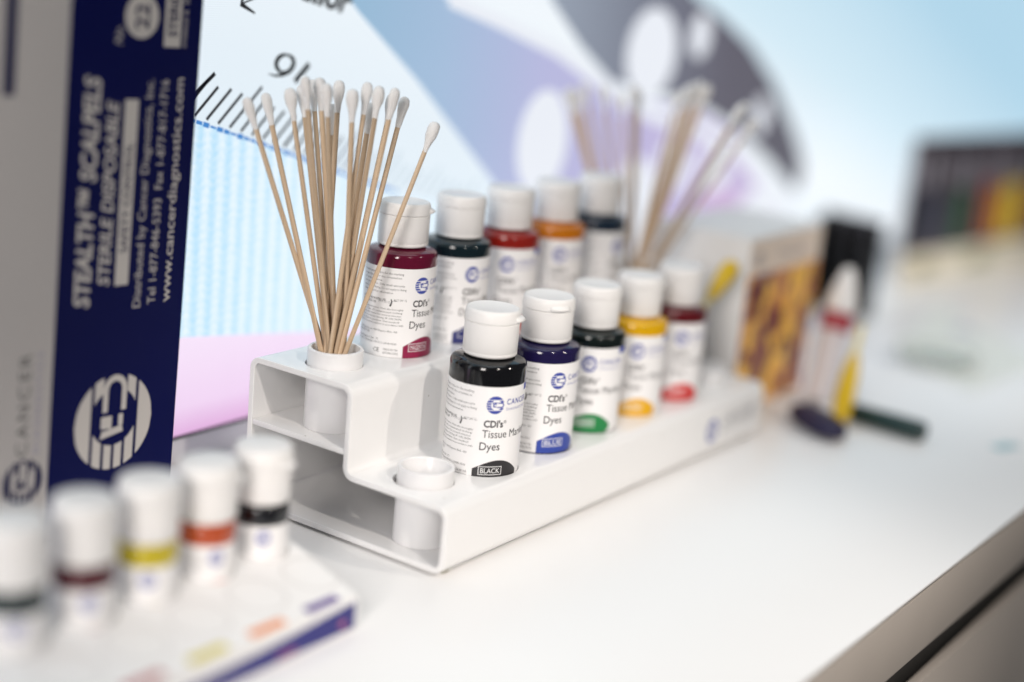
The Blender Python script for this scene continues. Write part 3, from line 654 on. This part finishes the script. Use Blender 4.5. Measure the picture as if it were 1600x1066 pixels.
for i, (n, rgb, prgb, ld, td, lb) in enumerate(sm):
    x = SX0-SSP*i; o = empty('kit_bottle', (x, SYB, SZ+.05), math.atan2(CAM.y-SYB, CAM.x-x)); tag(o, lb, 'bottle', 'small bottles on the kit tray')
    link('body', sbody, mat('kit_dye_'+n, rgb, .12, .5, coat=.6), o)
    l = link('label', slab, M_LAB, o, (0, 0, 0), math.radians(ld)); link('logo', slogo, M_BLUE, l); link('colour_patch', spatch, mat('kit_patch_'+n, lin(prgb), .45), l); link('small_print', sprint_me, M_INKS, l)
    c = link('cap', scap, M_CAP, o); link('lid', slid, M_CAP, c); link('thumb_tab', stab, M_CAP, c, (0, 0, 0), math.radians(td))

# ------------------------------------------------------------------ things at the far right end
def print_mat(name, stops, scale, stretch=(1, 1, 1), dist=0):
    m = bpy.data.materials.new(name); m.use_nodes = True; nt = m.node_tree; b = nt.nodes['Principled BSDF']; b.inputs['Roughness'].default_value = .4
    tc = nt.nodes.new('ShaderNodeTexCoord'); mp = nt.nodes.new('ShaderNodeMapping'); mp.inputs['Scale'].default_value = stretch
    n = nt.nodes.new('ShaderNodeTexNoise'); n.inputs['Scale'].default_value = scale; n.inputs['Detail'].default_value = 3; n.inputs['Distortion'].default_value = dist
    nt.links.new(tc.outputs['Object'], mp.inputs[0]); nt.links.new(mp.outputs[0], n.inputs['Vector'])
    cr = nt.nodes.new('ShaderNodeValToRGB'); nt.links.new(n.outputs['Fac'], cr.inputs[0])
    while len(cr.color_ramp.elements) < len(stops): cr.color_ramp.elements.new(.5)
    for e, (p, c) in zip(cr.color_ramp.elements, stops): e.position = p; e.color = (*lin(c), 1)
    nt.links.new(cr.outputs[0], b.inputs['Base Color']); return m
pb = empty('printed_carton', (373, 34.5, CZ)); tag(pb, 'white carton with a yellow and brown printed front beyond the rack', 'carton')
link('box', box_mesh('printed_carton_box', 0, 118, 0, 78, 0, 127, .8), mat('carton_card_right', (.80, .78, .76), .5, .4, noise=.01, nscale=30), pb)
link('printed_photo', Flat().rect(1.0, 1, 117, 100).on_y('printed_photo', -.12), print_mat('carton_photo', [(.30, (112, 58, 66)), (.44, (164, 90, 74)), (.54, (228, 160, 84)), (.70, (246, 204, 104))], 58, (1.0, 1, .6), 1.0), pb)
def finger(pts, ws): return Flat().stroke(pts, ws)
M_FY = mat('print_yellow', lin((252, 200, 76)), .4); M_FP = mat('print_plum', lin((112, 66, 76)), .4)
for pts, ws in [([(10, 4), (12, 35), (20, 66)], [14, 15, 10]), ([(44, 2), (62, 34), (78, 62)], [13, 15, 12]), ([(96, 70), (90, 92)], [12, 9]), ([(28, 74), (40, 92)], [18, 12])]:
    link('yellow_shape', finger(pts, ws).on_y('yellow_shape', -.24), M_FY, pb)
for pts, ws in [([(26, 6), (42, 40), (60, 70)], [12, 13, 10]), ([(12, 92), (40, 97)], [8, 7])]:
    link('plum_shape', finger(pts, ws).on_y('plum_shape', -.36), M_FP, pb)
link('beige_strip', Flat().rect(1.0, 100.4, 117, 125.5).on_y('beige_strip', -.06), mat('print_beige', lin((238, 222, 206)), .45), pb)
rb = random.Random(3)
for k in range(26):
    cx, cz = rb.uniform(8, 110), rb.uniform(40, 94); kk = k % 2
    link('maroon_blotch' if kk else 'yellow_blotch', Flat().ellipse(cx, cz, rb.uniform(3, 7), rb.uniform(4, 9), 16, rb.uniform(-.8, .8)).on_y('blotch', -.42-.02*k), mat('print_maroon', lin((110, 34, 40)), .4) if kk else M_FY, pb)
lg = logo2d(5.5); link('logo', Flat().add((lg.V, lg.F), 16, 111).add(text2d('Tissue Dyes', 6, width=46), 48, 109).on_y('carton_mark', -.12), mat('grey_blue_ink', lin((120, 116, 130)), .5), pb)

def axis_empty(name, a, b):
    a, b = Vector(a), Vector(b); o = empty(name, tuple(a)); o.rotation_euler = (b-a).to_track_quat('Z', 'Y').to_euler(); return o, (b-a).length
o, L = axis_empty('dropper_bottle', (465, 9, CZ+1.6), (492, 9.5, 96)); tag(o, 'white dropper bottle with cone tip and red ring by the printed carton', 'bottle')
link('body', lathe('dropper_body', [(0, 0), (9.8, 0), (10.6, 1), (10.6, L-50), (9.5, L-45), (9, L-44)], 40), mat('dropper_white', (.66, .62, .64), .35), o)
link('red_ring', lathe('red_ring', [(9, L-48), (11.4, L-47.5), (11.6, L-35), (10, L-33.8)], 40), mat('dropper_red', (.35, .012, .03), .3), o)
link('tip_cap', lathe('tip_cap', [(9.5, L-33.6), (11.4, L-33.4), (11.6, L-27), (8.0, L-13), (4.6, L-3), (3, L-.6), (0, L)], 40), M_CAP, o)
link('dark_print', Flat().rect(-4, 22, 6, 28).rect(-6, 8, 5, 10).rect(-6, 14, 3, 15.5).wrap('dark_print', 10.75), mat('dark_red_ink', (.10, .03, .04), .5), o, (0, 0, 0), math.radians(205))

def pebble(name, L, W, Hh, taper=.0):
    bm = bmesh.new(); bmesh.ops.create_uvsphere(bm, u_segments=28, v_segments=16, radius=1)
    for v in bm.verts:
        x, y, z = v.co; sx = abs(x)**.75*(1 if x > 0 else -1); k = 1-taper*(sx*.5+.5)
        v.co = Vector((sx*L/2, (abs(y)**.8*(1 if y > 0 else -1))*W/2*k, (abs(z)**.7*(1 if z > 0 else -1))*Hh/2*k))*S
    return bm_mesh(name, bm, 180)
a = Vector((414, 1, 0)); b = Vector((386, -38, 0)); d = b-a
o = link('ink_pad', pebble('ink_pad', 60, 27, 15, .12), mat('navy_rubber', (.014, .010, .045), .5), None, (394, -23, CZ+7.5), math.atan2(d.y, d.x)); tag(o, 'dark navy oval pad lying on the counter before the dropper bottle', 'pad')
o, L = axis_empty('yellow_applicator', (411, -31, CZ+3), (456, -20, 65)); tag(o, 'yellow tapered applicator leaning on the dropper bottle', 'applicator')
link('grip', lathe('grip', [(0, 0), (4, .5), (6.2, 6), (7.2, 20), (6.6, 38), (4.4, 50), (3.2, 54), (0, 54.1)], 28), mat('yellow_plastic', (.70, .46, .010), .35), o)
link('stem', lathe('stem', [(0, 53), (2.6, 53.5), (2.0, L-2), (0, L)], 20), mat('pale_yellow_plastic', (.80, .68, .30), .35), o)
o, L = axis_empty('green_marker', (438, -30, CZ+7.2), (433.5, -85, CZ+7.2)); tag(o, 'short dark green marker lying on the counter', 'marker')
link('barrel', lathe('barrel', [(0, 0), (6, .3), (6.8, 1.5), (7.1, 30), (7.1, L-2), (6.2, L-.3), (0, L)], 32), mat('dark_green_plastic', (.006, .03, .028), .4), o)
link('cap_ring', lathe('cap_ring', [(7.0, 30), (7.2, 30.3), (7.2, 33), (7.0, 33.3)], 32), mat('dark_green_plastic', (.006, .03, .028), .4), o)
o = link('teal_sticker', box_mesh('teal_sticker', -11, 11, -5, 5, 0, .5, .2), mat('teal_paper', lin((150, 186, 192)), .5), None, (473, -130, CZ+.05), -.35); tag(o, 'tiny teal sticker on the counter near the right edge', 'sticker')
o, L = axis_empty('yellow_stick', (306, 57, H1+3.2), (352, 35, 112)); tag(o, 'yellow tipped stick rising behind the dark red bottle', 'applicator')
link('stem', lathe('stick_stem', [(0, 0), (2, .2), (2, L-22), (0, L-21.9)], 16), mat('pale_yellow_plastic', (.80, .68, .30), .35), o)
link('grip', lathe('stick_grip', [(0, L-30), (3.6, L-29.5), (6.2, L-14), (6.2, L-5), (3.6, L-.6), (0, L)], 24), mat('yellow_plastic', (.70, .46, .010), .35), o)

# black brochure holder, standing display carton, flyer
o = empty('black_holder', (758, 95, CZ)); o.rotation_euler = (0, 0, math.radians(-12)); tag(o, 'black upright holder behind the dropper bottle', 'holder')
Mb = mat('black_plastic', (.008, .008, .009), .3)
link('back_plate', box_mesh('back_plate', 8, 12, 0, 66, 0, 90, 1), Mb, o); link('base_plate', box_mesh('base_plate', -12, 7.8, 0, 66, 0, 4, 1), Mb, o)
for y in (0, 20, 41, 62): link('rib', box_mesh('rib', -6, 7.8, y, y+3, 4.2, 84, .6), Mb, o)
dc = empty('display_carton', (928, 134, CZ), math.radians(-10)); tag(dc, 'standing display carton with dark photo of coloured dyes at the right edge', 'carton')
link('box', box_mesh('display_box', 0, 420, 0, 5, 0, 153, .5), mat('display_card', (.66, .66, .70), .5, noise=.01, nscale=30), dc)
link('dark_photo', Flat().rect(.4, 33, 419.6, 152.7).on_y('dark_photo', -.2), print_mat('display_photo', [(.3, (34, 30, 38)), (.55, (66, 60, 68)), (.75, (110, 104, 112))], 22, (1, 1, .4)), dc)
link('beige_field', Flat().rect(.5, 1, 419.5, 32.8).on_y('beige_field', -.2), print_mat('display_beige', [(.3, (236, 226, 206)), (.6, (222, 218, 200)), (.8, (186, 186, 164))], 9), dc)
pcs = [(26, 22, 32), (40, 44, 62), (62, 66, 84), (34, 40, 40), (28, 92, 52), (58, 44, 50), (150, 44, 36), (206, 150, 40), (238, 204, 30), (196, 170, 60), (150, 46, 44), (88, 36, 40), (96, 40, 66), (40, 60, 110), (190, 110, 40), (60, 50, 60)]
for k in range(16):
    x = 14+25*k; c = pcs[k]; h = 92+6*math.sin(k*2.4)
    link('photo_bottle', Flat().rect(x-9.5, 37, x+9.5, h).rect(x-6, h, x+6, h+6).on_y('photo_bottle', -.4), mat('photo_%d' % k, lin(c), .4), dc)
    link('photo_cap', Flat().rect(x-5.5, h+7, x+5.5, h+38).on_y('photo_cap', -.4), mat('photo_cap_%d' % (k % 3), lin([(128, 124, 134), (150, 150, 160), (104, 98, 104)][k % 3]), .4), dc)
for x, r in ((52, 22), (165, 24)): link('olive_blob', Flat().ellipse(x, 16, r, 8).on_y('olive_blob', -.4), mat('olive_ink', lin((158, 156, 122)), .5), dc)
# shallow clear dish on the counter
dish = tag(link('clear_dish', lathe('clear_dish', [(0, 0), (30, 0), (32, 1.5), (33.5, 11), (33.0, 11.4), (31.8, 11), (30.4, 2.0), (29, 1.4), (0, 1.4)], 48), mat('clear_plastic', (.93, .96, .93), .08, .5, trans=.85), None, (655, -12, CZ+.95)), 'shallow clear plastic dish on the counter before the display carton', 'dish')
fl = Flat().poly([(684, 38), (590, -64), (746, -74), (880, 66)])
o = link('flyer', mesh('flyer', [(a, b, CZ+.1) for a, b in fl.V]+[(a, b, CZ+.9) for a, b in fl.V], [(4, 5, 6, 7), (3, 2, 1, 0)]+[(i, (i+1) % 4, (i+1) % 4+4, i+4) for i in range(4)]), mat('flyer_paper', (.75, .77, .72), .45), None); tag(o, 'pale greenish flyer lying flat on the counter at right', 'flyer')
lg = logo2d(12); link('logo', Flat().add((lg.V, lg.F), 800, 14, -.9).on_z('flyer_logo', CZ+1.0), mat('faded_blue_ink', lin((150, 150, 190)), .5), o)
